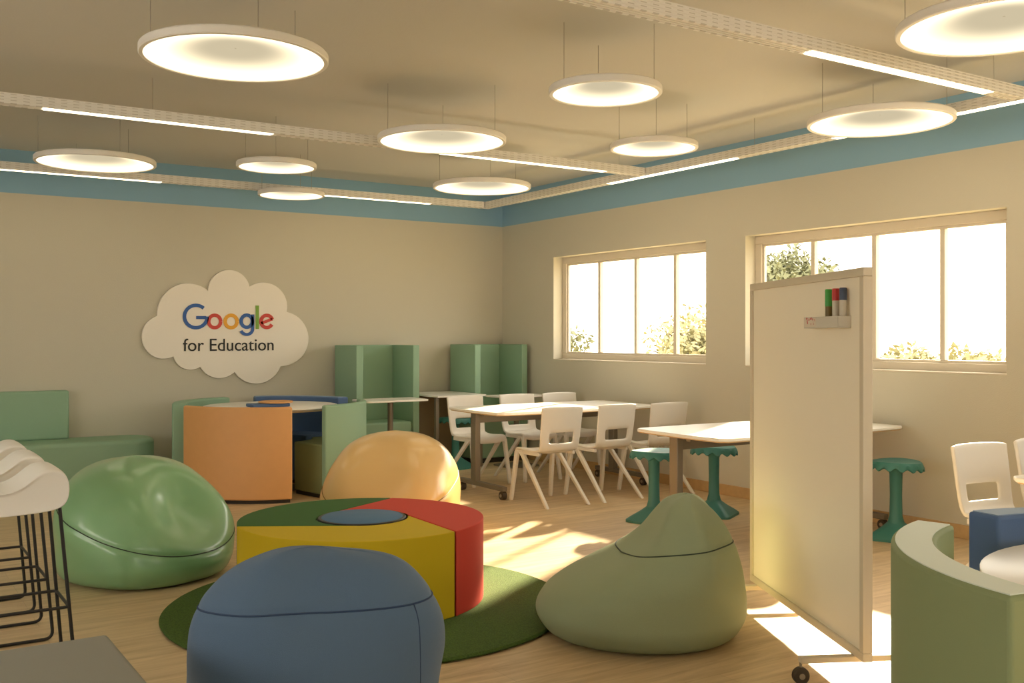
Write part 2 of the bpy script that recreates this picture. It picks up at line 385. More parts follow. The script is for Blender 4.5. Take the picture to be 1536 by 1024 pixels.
def by_(px, X): a = ray(px); return a[1]*X/a[0]
XS = -2.5
rail('light rail along the back wall under the blue band', (XS, RYB), (RX-.056, RYB), [(-.9-XS, bx_(243, RYB)-XS), (bx_(470, RYB)-XS, bx_(646, RYB)-XS)])
rail('light rail running along the window wall', (RX, RYB+.045), (RX, -2.2), [(RYB+.045-by_(913, RX), RYB+.045-by_(1105, RX)), (RYB+.045-by_(1250, RX), RYB+.045-1.6)])
rail('long cross rail passing behind the middle disc lamps', (XS, 6.77), (RX-.056, 6.77), [(bx_(63, 6.77)-XS, bx_(410, 6.77)-XS), (bx_(660, 6.77)-XS, bx_(908, 6.77)-XS)])
rail('cross rail closest overhead with a bright strip by the top edge', (XS, 3.37), (RX-.056, 3.37), [(bx_(1212, 3.37)-XS, bx_(1484, 3.37)-XS), (1.5, 3.2)])

# ------------------------------------------------------------------ bean bags
def bean_bag(name, label, loc, face, m, mp, H=.66, S=1.0, zf=.2, zb=.5, dent=.05, extra=None, W=1.0, shape='', zside=0, lab2=None):
    fr = [(0, .38), (.03, .44), (.12, .49), (.2, .45), (.26, .37), (.32, .25), (.38, .12), (.46, -.005), (.56, -.09), (.61, -.13), (.645, -.19), (.66, -.235)]
    bk = [(0, -.41), (.03, -.45), (.12, -.49), (.28, -.47), (.43, -.43), (.53, -.385), (.60, -.335), (.645, -.275), (.66, -.235)]
    sd = [(0, .37), (.03, .42), (.12, .465), (.26, .47), (.40, .43), (.50, .37), (.57, .30), (.62, .2), (.65, .09), (.66, .002)]
    if shape == 'plump':
        fr = [(0, .40), (.03, .455), (.12, .495), (.2, .49), (.3, .455), (.38, .41), (.46, .34), (.54, .23), (.60, .12), (.64, .0), (.66, -.10)]
        bk = [(0, -.41), (.03, -.45), (.12, -.49), (.28, -.48), (.43, -.445), (.53, -.395), (.60, -.33), (.64, -.24), (.66, -.10)]
        sd = [(0, .39), (.03, .44), (.12, .48), (.26, .485), (.40, .455), (.50, .40), (.57, .335), (.62, .24), (.65, .11), (.66, .002)]
    if shape == 'broad':
        bk = [(0, -.41), (.03, -.45), (.12, -.49), (.28, -.48), (.43, -.45), (.53, -.41), (.60, -.36), (.645, -.29), (.66, -.235)]
        sd = [(0, .39), (.03, .44), (.12, .475), (.26, .48), (.40, .46), (.50, .42), (.57, .36), (.62, .28), (.65, .15), (.66, .002)]
    k = H/.66
    def P(z, th):
        f, b, w = interp(fr, z), interp(bk, z), interp(sd, z)
        c, a = (f+b)/2, (f-b)/2; e = 2/2.25
        cx, sx = math.cos(th), math.sin(th)
        x = c + a*math.copysign(abs(cx)**e, cx); y = w*W*math.copysign(abs(sx)**e, sx)
        # dished seat on the front slope
        g = math.exp(-(y/.22)**2)*max(0, cx)**1.5*math.exp(-((z-.40)/(.13 if shape != 'plump' else .17))**2)
        x -= dent*g
        # soft slumps of the filling
        x += .008*math.sin(5*th+z*9)*min(1, z*6); y += .008*math.sin(4*th+z*13+1)
        return Vector((x, y, z*k + (.022*math.exp(-((y-.12)/.14)**2)*(z/.66)**4 if shape == 'broad' else 0)))
    def zs(th): return zf+(zb-zf)*(1-math.cos(th))/2+zside*max(0, math.sin(th))
    zl = [0, .012, .03, .05]; z = .07
    while z < .60: zl.append(z); z += .0115
    zl += [.606, .615, .623, .631, .638, .645, .651, .655, .658]
    n = 96; bm = new(); rings = []
    for z in zl:
        ring = []
        for i in range(n):
            th = i/n*2*PI; p = P(z, th); dz = (z-zs(th))/.011
            q = .006*math.exp(-dz*dz); l = math.hypot(p.x, p.y) or 1
            if z < .6: p.x -= q*p.x/l; p.y -= q*p.y/l
            ring.append(bm.verts.new(p*S))
        rings.append(ring)
    for a, b in zip(rings, rings[1:]):
        for i in range(n): bm.faces.new((a[i], a[(i+1) % n], b[(i+1) % n], b[i]))
    bm.faces.new(rings[0][::-1])
    top = bm.verts.new(P(.66, 0)*S)
    for i in range(n): bm.faces.new((rings[-1][i], rings[-1][(i+1) % n], top))
    t = thing(name, label, 'bean bag', (*loc, 0), face, 'bean bags around the round segmented table')
    o = obj('body', bm, m, t, ang=80)
    s = o.modifiers.new('s', 'SUBSURF'); s.levels = 1; s.render_levels = 1
    path = [(lambda p: Vector((p.x*.993, p.y*.993, p.z))*S)(P(zs(i/96*2*PI), i/96*2*PI)) for i in range(96)]
    obj('seam', tube(new(), path, .0032, 6, True), mp, t)
    if extra is not None:
        pts = [P(z, extra)*S for z in [zs(extra)*j/20 for j in range(1, 21)]]
        obj('side_seam', tube(new(), [Vector((p.x*.998, p.y*.998, p.z)) for p in pts], .0022, 6), mp, t)
    return t
TC = Vector((2.255, 4.916))
def face_to(x, y, tx=None, ty=None): return math.atan2((TC.y if ty is None else ty)-y, (TC.x if tx is None else tx)-x)
bean_bag('bean_bag', 'shiny green bean bag with a dished seat, beside the bar stools', (1.44, 6.16), face_to(1.44, 6.16)-.1, M['green_l'], M['piping'], H=.69, zf=.165, zb=.49, dent=.17, shape='plump')
bean_bag('bean_bag', 'big matte blue bean bag seen from behind, in front of the segmented table', (1.39, 3.43), R(72), M['blue_f'], M['piping_b'], H=.735, zf=.50, zb=.49, extra=PI+.8, S=.925, shape='broad')
bean_bag('bean_bag', 'olive green bean bag in side view next to the whiteboard', (3.128, 3.695), R(148), M['olive_f'], M['piping'], H=.65, zf=.38, zb=.45, dent=.03, zside=.045)
bean_bag('bean_bag', 'glossy golden yellow bean bag behind the round segmented table', (3.19, 6.46), face_to(3.19, 6.46)-.2, M['yellow_l'], M['piping_y'], H=.72, zf=.2, zb=.5, dent=.06, shape='plump')

# ------------------------------------------------------------------ rug and segmented round table
bm = new(); lathe(bm, [(.99, 0), (1.025, .004), (1.03, .012), (1.02, .020), (.9, .021), (.01, .021)], 128)
tag(obj('round_rug', bm, M['turf'], loc=(2.24, 4.795, .001)), 'round dark green artificial turf rug under the segmented table', 'rug')

t = thing('round_table', 'low round foam table of green, red and yellow segments with a blue centre', 'table', (TC.x, TC.y, .022))
RO, RI, HT = .645, .235, .418; D = math.degrees(math.acos(RI/RO)); GAP = .0043
def seg_poly(a0, a1):
    # a0 = rim angle of this segment's first line, a1 = of the next one
    pts = [(RO*math.cos(R(a)), RO*math.sin(R(a))) for a in [a0+(a1-a0)*k/40 for k in range(41)]]
    te, ts = a1+D, a0+D
    pts += [(RI*math.cos(R(a)), RI*math.sin(R(a))) for a in [te+(ts-te)*k/40 for k in range(41)]]
    return pts
for a0, mm, lb in ((170, 'seg_yellow', 'yellow segment'), (290, 'seg_red', 'red segment'), (50, 'seg_green', 'dark green segment')):
    pts = seg_poly(a0, a0+120); c = Vector((sum(p[0] for p in pts)/len(pts), sum(p[1] for p in pts)/len(pts)))
    n = len(pts); area = sum(pts[i][0]*pts[(i+1) % n][1]-pts[(i+1) % n][0]*pts[i][1] for i in range(n))
    s = 1 if area > 0 else -1; ins = []
    for i in range(n):
        p, q, r_ = Vector(pts[i-1]), Vector(pts[i]), Vector(pts[(i+1) % n]); d = (r_-p).normalized()
        ins.append(q + Vector((-d.y, d.x))*s*GAP)
    o = obj('segment', prism(new(), [tuple(v) for v in ins], 0, HT), M[mm], t, bevel=.006, seg=3, ang=30); o['label'] = lb
obj('core', lathe(new(), [(RO-.012, .004), (RO-.012, HT-.012)], 48), M['black'], t)
obj('ring', lathe(new(), [(RI-.004, 0), (RI-.004, HT+.001), (RI-.008, HT+.004), (RI-.02, HT+.004)], 96), M['black'], t)
o = obj('centre_disc', lathe(new(), [(RI-.022, HT-.01), (RI-.022, HT+.004), (RI-.028, HT+.008), (.05, HT+.009)], 96), M['seg_blue'], t); o['label'] = 'blue centre disc'

# ------------------------------------------------------------------ curved booths
def arc_poly(ri, ro, a0, a1, n=28):
    return [(ro*math.cos(R(a0+(a1-a0)*k/n)), ro*math.sin(R(a0+(a1-a0)*k/n))) for k in range(n+1)] + [(ri*math.cos(R(a1-(a1-a0)*k/n)), ri*math.sin(R(a1-(a1-a0)*k/n))) for k in range(n+1)]
def booth(cx, cy, a0, label, ms, mt, group, sp=70, seatm=None, th=.125):
    t = thing('curved_booth_seat', label, 'booth seat', (cx, cy, 0), R(a0), group); RO_ = .86
    obj('backrest', prism(new(), arc_poly(RO_-th, RO_, 0, sp), .03, .80), ms, t, bevel=.012, seg=3, ang=30)
    obj('top_panel', prism(new(), arc_poly(RO_-th+.012, RO_-.012, .8, sp-.8), .798, .803), mt, t)
    obj('seat', prism(new(), arc_poly(.37, RO_-th-.002, .4, sp-.4), .03, .46), seatm or ms, t, bevel=.02, seg=3, ang=30)
    obj('plinth', prism(new(), arc_poly(.40, RO_-.02, 1, sp-1), 0, .03), M['plinth'], t)
    return t
gf = 'curved seats of the round booth below the sign'
BC = (3.2, 8.95)
booth(*BC, -168, 'orange curved booth seat, smooth outer shell towards the room', M['orange'], M['orange'], gf, th=.045)
booth(*BC, -78, 'sage green curved booth seat with its sunlit back towards the wheeled tables', M['sage'], M['sage'], gf, seatm=M['moss'], th=.06)
booth(*BC, 12, 'dark blue curved booth seat against the wall below the sign', M['navy'], M['navy_top_lit'], gf)
booth(*BC, 102, 'sage green curved booth seat between orange shell and long settee', M['sage'], M['sage'], gf)
def round_top(cx, cy, label, z=.735, r=.55):
    t = thing('booth_table', label, 'table', (cx, cy, 0))
    obj('tabletop', lathe(new(), [(r-.03, z-.03), (r, z-.012), (r, z-.004), (r-.006, z), (.05, z)], 72), M['table_top'], t)
    obj('edge_band', lathe(new(), [(r-.032, z-.0302), (r-.032, z-.036), (r-.3, z-.038)], 64), M['ply'], t)
    obj('pedestal', lathe(new(), [(.035, .02), (.035, z-.03)], 24), M['grey_metal'], t)
    obj('base_plate', lathe(new(), [(.26, 0), (.26, .012), (.04, .025)], 48), M['grey_metal'], t)
round_top(*BC, 'round white table enclosed by orange, green and blue booth seats', z=.765, r=.60)
tag(obj('flat_box', bb(new(), -.17, .17, -.1, .1, 0, .03), M['navy'], bevel=.008, loc=(BC[0]-.10, BC[1]-.20, .766)), 'flat dark blue case lying on the round booth table', 'case')
bpy.data.objects['flat_box'].name = 'flat_case'
tag(obj('round_tray', lathe(new(), [(.12, 0), (.15, .004), (.152, .016), (.14, .010), (.01, .008)], 40), M['orange'], loc=(BC[0]-.03, BC[1]-.20, .797)), 'orange round tray on top of the dark blue case', 'tray')
gr = 'curved seats of the round booth cut by the frame edge'
RC = (3.075, 1.2)
booth(*RC, 102, 'olive green curved booth seat with its lit top painted pale next to the whiteboard', M['moss'], M['moss_top_lit'], gr)
booth(*RC, 12, 'blue curved booth seat by the lone white chair', M['navy'], M['navy_top_lit'], gr)
round_top(*RC, 'round white table inside the green and blue booth', r=.62)

# ------------------------------------------------------------------ high-back booths
def high_booth(x0, x1, label):
    y0, y1 = 9.45, 10.0; c = (x0+x1)/2; t = thing('privacy_booth', label, 'booth seat', (c, y1, 0), 0, 'tall green booths against the back wall')
    w = (x1-x0)/2; d = y0-y1; th = .075; h = 1.30
    obj('back_panel', bb(new(), -w+th, w-th, -.08, 0, .05, h), M['sage'], t, bevel=.008)
    for s in (-1, 1):
        a, b = (s*w, s*(w-th)); obj('side_wing', bb(new(), min(a, b), max(a, b), d, 0, .05, h), M['sage'], t, bevel=.008)
    obj('seat', bb(new(), -w+th, w-th, d+.02, -.08, .05, .50), M['sage'], t, bevel=.02, seg=3)
    obj('plinth', bb(new(), -w+.02, w-.02, d+.03, -.02, 0, .05), M['plinth'], t)
high_booth(4.27, 4.99, 'tall green winged booth standing behind the round booth')
high_booth(5.67, 6.36, 'tall green winged booth standing in the room corner')
def pole_table(x, y, w, d, label, z=.775):
    t = thing('pedestal_table', label, 'table', (x, y, 0))
    obj('tabletop', prism(new(), rrect(w, d, .04), z-.018, z), M['table_top'], t, bevel=.003)
    obj('pole', lathe(new(), [(.028, .015), (.028, z-.018)], 20), M['grey_metal'], t)
    obj('base_plate', prism(new(), rrect(min(w, .4), min(d, .36), .05), 0, .015), M['grey_metal'], t, bevel=.003)
pole_table(4.42, 8.98, .66, .40, 'small square table on one pole in front of the tall booth')
pole_table(5.98, 9.10, .60, .36, 'small pedestal table before the corner booth', z=.76)
t = thing('side_table', 'white topped panel table between the two tall booths', 'table', (5.36, 9.6, 0))
obj('tabletop', bb(new(), -.30, .29, -.42, .35, .755, .775), M['table_top'], t, bevel=.004)
obj('panel_leg', bb(new(), -.29, .27, .28, .30, 0, .755), M['panel'], t, bevel=.003)
obj('leg', bb(new(), -.29, -.25, -.36, -.32, 0, .755), M['grey_metal'], t, bevel=.003)
obj('leg', bb(new(), .24, .28, -.36, -.32, 0, .755), M['grey_metal'], t, bevel=.003)

# ------------------------------------------------------------------ settee on the back wall
t = thing('long_settee', 'long low green settee with a raised back panel by the back wall', 'settee', (1.2, 9.78, 0))
bm = new(); pts = rrect(3.26, .56, .22, 8, -.49, 0)
obj('seat', prism(new(), pts, .04, .46), M['sage'], t, bevel=.035, seg=4)
obj('back_panel', bb(new(), -2.1, .45, .15, .27, .458, .90), M['sage'], t, bevel=.02, seg=3)
obj('plinth', prism(new(), rrect(3.1, .46, .18, 6, -.49, 0), 0, .04), M['plinth'], t)

# ------------------------------------------------------------------ cloud sign
SYW = YW-.03
def zp(zx, zy): return on_back(180+zx/2.5593, 380+zy/2.56, SYW)
def arc3(a, m, b, n=18):
    ax, ay = a; bx, by = m; cx, cy = b
    d = 2*(ax*(by-cy)+bx*(cy-ay)+cx*(ay-by))
    ux = ((ax*ax+ay*ay)*(by-cy)+(bx*bx+by*by)*(cy-ay)+(cx*cx+cy*cy)*(ay-by))/d
    uy = ((ax*ax+ay*ay)*(cx-bx)+(bx*bx+by*by)*(ax-cx)+(cx*cx+cy*cy)*(bx-ax))/d
    a0, am, a1 = (math.atan2(p[1]-uy, p[0]-ux) for p in (a, m, b)); r = math.hypot(ax-ux, ay-uy)
    ccw = ((am-a0) % (2*PI)) < ((a1-a0) % (2*PI))
    sp = (a1-a0) % (2*PI) if ccw else -((a0-a1) % (2*PI))
    return [(ux+r*math.cos(a0+sp*k/n), uy+r*math.sin(a0+sp*k/n)) for k in range(n+1)]
cz = [((338, 142), (415, 63), (498, 127)), ((498, 127), (595, 123), (640, 224)), ((640, 224), (724, 320), (617, 433)), ((617, 433), (530, 500), (440, 456)),
      ((440, 456), (375, 479), (308, 436)), ((308, 436), (250, 444), (205, 396)), ((205, 396), (84, 312), (143, 240)), ((143, 240), (240, 116), (338, 142))]
outl = []
for a, m_, b in cz: outl += arc3(a, m_, b)[:-1]
ow = [zp(*p) for p in outl]
def upright(bm, pts, y0, y1):   # polygon in X,Z extruded along Y
    a = [bm.verts.new((p[0], y0, p[1])) for p in pts]; b = [bm.verts.new((p[0], y1, p[1])) for p in pts]; n = len(pts)
    bm.faces.new(a); bm.faces.new(b[::-1])
    for i in range(n): bm.faces.new((a[i], b[i], b[(i+1) % n], a[(i+1) % n]))
    return bm
sign = thing('cloud_sign', 'white cloud-shaped wall sign with coloured lettering', 'sign', (0, 0, 0))
base = Vector((3.15, SYW, .95)); sign.location = base
def rel(pts): return [(p[0]-base.x, p[1]-base.z) for p in pts]
obj('panel', upright(new(), rel(ow), 0, .028), M['sign'], sign, bevel=.004, ang=60)
def stroke(bm, pts, w, y0=-.008, y1=0.0):
    # ribbon along zoom-space points
    P_ = [Vector(p) for p in pts]; n = len(P_); l = []; r_ = []
    for i in range(n):
        a = P_[max(i-1, 0)]; b = P_[min(i+1, n-1)]; d = (b-a).normalized(); nn = Vector((-d.y, d.x))*w/2
        l.append(P_[i]+nn); r_.append(P_[i]-nn)
    for i in range(n-1):
        q = rel([zp(*v) for v in (l[i], l[i+1], r_[i+1], r_[i])]); upright(bm, q, y0, y1)
def circ(cx, cy, rx, ry, a0, a1, n=36): return [(cx+rx*math.cos(R(a0+(a1-a0)*k/n)), cy+ry*math.sin(R(a0+(a1-a0)*k/n))) for k in range(n+1)]
SW = 13
def letter(strokes, m, lab):
    bm = new()
    for s_, w_ in strokes: stroke(bm, s_, w_)
    o = obj('letter', bm, m, sign, smooth=False); o['label'] = lab
letter([(circ(291, 242, 44, 43, -48, -360), SW), ([(292, 246), (329, 246)], 12)], M['g_blue'], 'blue capital G')
letter([(circ(363, 261, 23, 24, 0, 360), SW)], M['g_red'], 'red letter o')
letter([(circ(426, 261, 23, 24, 0, 360), SW)], M['g_yellow'], 'yellow letter o')
letter([(circ(486, 260, 21.5, 23.5, 0, 360), SW), ([(509, 234), (509, 285)] + circ(486, 289, 23, 22, 0, 160, 20), 11.5)], M['g_blue'], 'blue letter g')
letter([([(526.5, 200), (526.5, 290)], 12)], M['g_green'], 'green letter l')
letter([(circ(563, 261, 22, 23.5, -18, -330), SW), ([(541, 268), (584, 252)], 11)], M['g_red'], 'red letter e')
tx = bpy.data.curves.new('caption', 'FONT'); tx.body = 'for Education'; tx.size = .16; tx.extrude = .003
to = bpy.data.objects.new('caption', tx); COL.objects.link(to)
bpy.context.view_layer.update()
me = bpy.data.meshes.new_from_object(to.evaluated_get(bpy.context.evaluated_depsgraph_get())); bpy.data.objects.remove(to)
xs = [v.co.x for v in me.vertices]; ysv = [v.co.y for v in me.vertices]
(tx0, tz1), (tx1, tz0) = zp(242, 327), zp(589, 372.5)
for v in me.vertices:
    u = (v.co.x-min(xs))/(max(xs)-min(xs)); w_ = (v.co.y-min(ysv))/(max(ysv)-min(ysv)); y_ = v.co.z
    v.co = (tx0+(tx1-tx0)*u-base.x, -.004-y_, tz0+(tz1-tz0)*w_-base.z)
me.materials.append(M['ink']); co = bpy.data.objects.new('caption', me); COL.objects.link(co); co.parent = sign; co['label'] = 'black words for Education'

# ------------------------------------------------------------------ chairs
def make_chair():
    t = thing('chair', 'x', 'chair')
    # seat shell
    def grid(bm, fn, us, vs, hole=None):
        V = [[bm.verts.new(fn(u, v)) for u in us] for v in vs]
        for j in range(len(vs)-1):
            for i in range(len(us)-1):
                if hole and hole(.5*(us[i]+us[i+1]), .5*(vs[j]+vs[j+1])): continue
                bm.faces.new((V[j][i], V[j][i+1], V[j+1][i+1], V[j+1][i]))
    us = [-1, -.95, -.75, -.6, -.5, -.25, 0, .25, .5, .6, .75, .95, 1]
    prof = [(-.135, .462), (-.11, .447), (-.06, .44), (0, .44), (.1, .446), (.17, .452), (.205, .445), (.222, .42), (.226, .395)]
    bm = new()
    grid(bm, lambda u, v: (u*(.195 if v > .5 else .19), prof[v][0], prof[v][1]+.012*abs(u)**3 - (.006 if abs(u) < .6 else 0)), us, list(range(len(prof))))
    o = obj('seat', bm, M['white_plastic'], t); s = o.modifiers.new('so', 'SOLIDIFY'); s.thickness = .02; s.offset = -1; b = o.modifiers.new('s', 'SUBSURF'); b.levels = b.render_levels = 1
    bp = [(-.14, .452), (-.162, .47), (-.17, .495), (-.175, .515), (-.18, .545), (-.185, .578), (-.188, .60), (-.198, .67), (-.21, .75), (-.218, .80), (-.22, .818)]
    bm = new()
    grid(bm, lambda u, v: (u*(.19+.003*v/2), bp[v][0]+.03*u*u, bp[v][1]+(-.008*abs(u)**4 if v == len(bp)-1 else 0)), us, list(range(len(bp))), hole=lambda u, v: abs(u) < .6 and 3 < v < 6)
    o = obj('backrest', bm, M['white_plastic'], t); s = o.modifiers.new('so', 'SOLIDIFY'); s.thickness = .022; s.offset = 1; b = o.modifiers.new('s', 'SUBSURF'); b.levels = b.render_levels = 1
    def leg(p, q, w0, w1):
        bm = new(); p, q = Vector(p), Vector(q); vs = []
        for c, w in ((p, w0), (q, w1)):
            for dx, dy in ((-1, -1), (1, -1), (1, 1), (-1, 1)): vs.append(bm.verts.new((c.x+dx*.015, c.y+dy*w/2, c.z)))
        for f in ((3, 2, 1, 0), (4, 5, 6, 7), (0, 1, 5, 4), (1, 2, 6, 5), (2, 3, 7, 6), (3, 0, 4, 7)): bm.faces.new([vs[i] for i in f])
        obj('leg', bm, M['white_plastic'], t, bevel=.006)
    for s_ in (-1, 1):
        leg((s_*.182, .20, .425), (s_*.205, .262, 0), .05, .03)
        leg((s_*.18, .14, .425), (s_*.208, -.28, 0), .06, .03)
    bm = new()
    for s_ in (-1, 1): bb(bm, s_*.175-.012, s_*.175+.012, -.12, .2, .405, .435)
    bb(bm, -.175, .175, .12, .15, .405, .43)
    obj('seat_rail', bm, M['white_plastic'], t, bevel=.004)
    return t
chair = make_chair(); first = True
cg = 'white moulded chairs at the long wheeled tables'
for x, y, rz, lab in ((4.90, 6.965, .0, 'white chair at the table corner above the sunlit floor, back to the room'),
                      (5.47, 6.96, .03, 'white chair with slotted back, middle one of the row with backs to the room'),
                      (6.02, 6.90, -.04, 'white chair with back to the room, closest to the window wall'),
                      (4.98, 8.27, PI+.05, 'white chair on the far side of the table, beside its wheeled leg'),
                      (5.57, 8.27, PI, 'white chair on the far side of the table, middle one'),
                      (6.07, 8.25, PI-.04, 'white chair on the far side of the table, next to the room corner'),
                      (5.09, 3.02, PI-.14, 'lone white chair between window wall and blue booth seat'),
                      (5.67, 3.02, PI, 'white chair cut by the frame edge, at the small table by the window wall')):
    o = chair if first else dup(chair, (0, 0, 0)); first = False
    o.location = (x, y, 0); o.rotation_euler = (0, 0, rz); o['label'] = lab; o['group'] = cg

# ------------------------------------------------------------------ wheeled tables
def make_table():
    t = thing('wheeled_table', 'x', 'table'); L, W, z = 1.8, .93, .75
    # top with gently bowed sides
    pts = []
    for (a, b) in (((-L/2+.06, -W/2+.02), (L/2-.06, -W/2+.02)), ((L/2-.01, -W/2+.06), (L/2-.01, W/2-.06)), ((L/2-.06, W/2-.02), (-L/2+.06, W/2-.02)), ((-L/2+.01, W/2-.06), (-L/2+.01, -W/2+.06))):
        a, b = Vector(a), Vector(b); d = (b-a).normalized(); nn = Vector((d.y, -d.x))
        for k in range(9): pts.append(tuple(a.lerp(b, k/8)+nn*.02*math.sin(PI*k/8)))
    obj('tabletop', prism(new(), pts, z-.022, z), M['table_top'], t, bevel=.006, seg=3)
    obj('edge_band', prism(new(), [(p[0]*.988, p[1]*.98) for p in pts], z-.029, z-.0215), M['ply'], t)
    obj('beam', bb(new(), -L/2+.11, L/2-.11, .09, .15, z-.125, z-.055), M['grey_metal'], t, bevel=.004)
    for s in (-1, 1):
        x = s*(L/2-.12)
        o = obj('column', bb(new(), x-.026, x+.026, .08, .165, .1, z-.029), M['grey_metal'], t, bevel=.006)
        o = obj('foot', bb(new(), x-.025, x+.025, -.36, .38, .072, .112), M['grey_metal'], t, bevel=.006)
        for yy in (-.33, .35):
            bm = new(); tube(bm, [(x-.022, yy, .036), (x+.022, yy, .036)], .036, 24)
            w = obj('caster', bm, M['rubber'], t, bevel=.004)
            bm = new(); tube(bm, [(x-.026, yy, .036), (x+.026, yy, .036)], .014, 12); obj('hub', bm, M['hub'], w)
            bm = new(); bb(bm, x-.012, x+.012, yy-.018, yy+.018, .073, .082); obj('fork', bm, M['grey_metal'], w)
    bm = new(); bb(bm, -L/2+.12, L/2-.12, -.02, .02, z-.06, z-.03)
    obj('rail', bm, M['grey_metal'], t)
    return t
wt = make_table(); wt.location = (5.42, 7.60, 0); tag(wt, 'long white wheeled table with six white chairs around it', 'table', 'long wheeled tables')
dup(wt, (5.47, 5.02, 0), R(-1.5), 'long white wheeled table partly hidden by the whiteboard, teal stools around it', 'long wheeled tables')
dup(wt, (5.35, 2.22, 0), 0, 'white wheeled table at the frame edge by the lone chair', 'long wheeled tables')

# ------------------------------------------------------------------ teal stools
def make_stool():
    t = thing('wobble_stool', 'x', 'stool')
    def sc(r, z, th):
        k = max(0, (r-.12)/.06); return (r*(1+.02*k*math.cos(14*th)), z - (.022*k*(.5+.5*math.cos(14*th)) if z < .525 and r > .13 else 0) + .006*math.cos(2*th)*k)
    prof = [(.035, .50), (.10, .505), (.15, .508), (.172, .492), (.181, .50), (.180, .522), (.165, .536), (.12, .532), (.06, .526), (.01, .524)]
    obj('seat', lathe(new(), prof, 112, f=sc), M['teal'], t)
    obj('column', lathe(new(), [(.060, .10), (.043, .16), (.040, .3), (.043, .45), (.058, .49), (.062, .503)], 28), M['teal'], t)
    bm = new(); rings = []
    for w, z, r in ((.33, 0, .05), (.33, .018, .05), (.27, .045, .05), (.17, .085, .05), (.11, .115, .05), (.1, .13, .049)):
        rings.append([bm.verts.new((p[0], p[1], z)) for p in rrect(w, w, min(r, w/2-.001), 5)])
    n = len(rings[0])
    for a, b in zip(rings, rings[1:]):
        for i in range(n): bm.faces.new((a[i], a[(i+1) % n], b[(i+1) % n], b[i]))
    bm.faces.new(rings[0][::-1]); bm.faces.new(rings[-1]); obj('base', bm, M['teal'], t)
    return t
st = make_stool(); first = True
for x, y, rz, lab in ((5.05, 5.80, .2, 'teal stool between the wheeled table leg and the olive bean bag'),
                      (5.63, 5.76, .5, 'teal stool standing under the table beam, close to the whiteboard edge'),
                      (4.92, 4.40, .1, 'teal stool mostly hidden behind the whiteboard, only rim and base corner showing'),
                      (6.02, 4.40, .4, 'teal stool standing between whiteboard and window wall'),
                      (5.34, 9.30, .3, 'teal stool beneath the panel table between the tall booths')):
    o = st if first else dup(st, (0, 0, 0)); first = False
    o.location = (x, y, 0); o.rotation_euler = (0, 0, rz); o['label'] = lab; o['group'] = 'teal stools with scalloped seats'

# ------------------------------------------------------------------ bar stools
def make_bar_stool():
    t = thing('bar_stool', 'x', 'bar stool')
    prof = [(-.21, .735), (-.205, .765), (-.15, .772), (-.08, .762), (0, .768), (.05, .790), (.09, .826), (.125, .852), (.17, .858), (.205, .842), (.225, .80), (.225, .745), (.21, .70), (.17, .68), (.05, .672), (-.08, .67), (-.17, .676), (-.205, .70)]
    bm = new(); ws = [(-.165, .72), (-.178, .93), (-.16, 1), (0, 1), (.16, 1), (.178, .93), (.165, .72)]
    cx, cz_ = 0, .735; rings = []
    for y, k in ws:
        rings.append([bm.verts.new((cx+(p[0]-cx)*(.94 if k < .8 else (.985 if k < 1 else 1)), y, cz_+(p[1]-cz_)*k)) for p in prof])
    n = len(prof)
    for a, b in zip(rings, rings[1:]):
        for i in range(n): bm.faces.new((a[i], a[(i+1) % n], b[(i+1) % n], b[i]))
    bm.faces.new(rings[0][::-1]); bm.faces.new(rings[-1])
    obj('seat', bm, M['white_seat'], t, sub=2)
    r = .0075
    for s in (-1, 1):
        y = s*.145; yb = s*.165
        obj('sled_frame', tube(new(), bend([(.188, y, .69), (.246, yb, .008), (-.22, yb, .008), (-.17, y, .69)], .04), r, 8), M['black'], t)
    def X(z): return .188+.058*(.69-z)/.68
    z = .28; yy = .157
    obj('footrest', tube(new(), bend([(X(z), -yy, z), (X(z), yy, z), (-X(z)-.01, yy, z), (-X(z)-.01, -yy, z), (X(z), -yy, z)], .02), r*.9, 8), M['black'], t)
    return t
bs = make_bar_stool(); first = True
for y, lab in ((4.66, 'white bar stool on black wire legs, standing just behind the grey ottoman'),
               (5.22, 'white bar stool in the middle of the row of three'),
               (5.77, 'white bar stool at the row end closest to the settee')):
    o = bs if first else dup(bs, (0, 0, 0)); first = False
    o.location = (.525, y, 0); o['label'] = lab; o['group'] = 'white bar stools in a row'

# ------------------------------------------------------------------ grey ottoman
t = thing('ottoman', 'large square grey upholstered block in front of the bar stools', 'ottoman', (0, 2.95, 0))
obj('cushion', bb(new(), -.7, .68, -.47, .46, .05, .45), M['grey_fab'], t, bevel=.015, seg=3)
obj('plinth', bb(new(), -.66, .64, -.43, .42, 0, .05), M['plinth'], t)

# ------------------------------------------------------------------ whiteboard
BL, BR = Vector((3.98, 3.78)), Vector((3.355, 2.58)); BD = (BR-BL).normalized(); BW = (BR-BL).length
rz = math.atan2(BD.y, BD.x)
wb = thing('rolling_whiteboard', 'tall cream whiteboard in a slim frame on castered feet', 'whiteboard', (BL.x, BL.y, 0), rz)
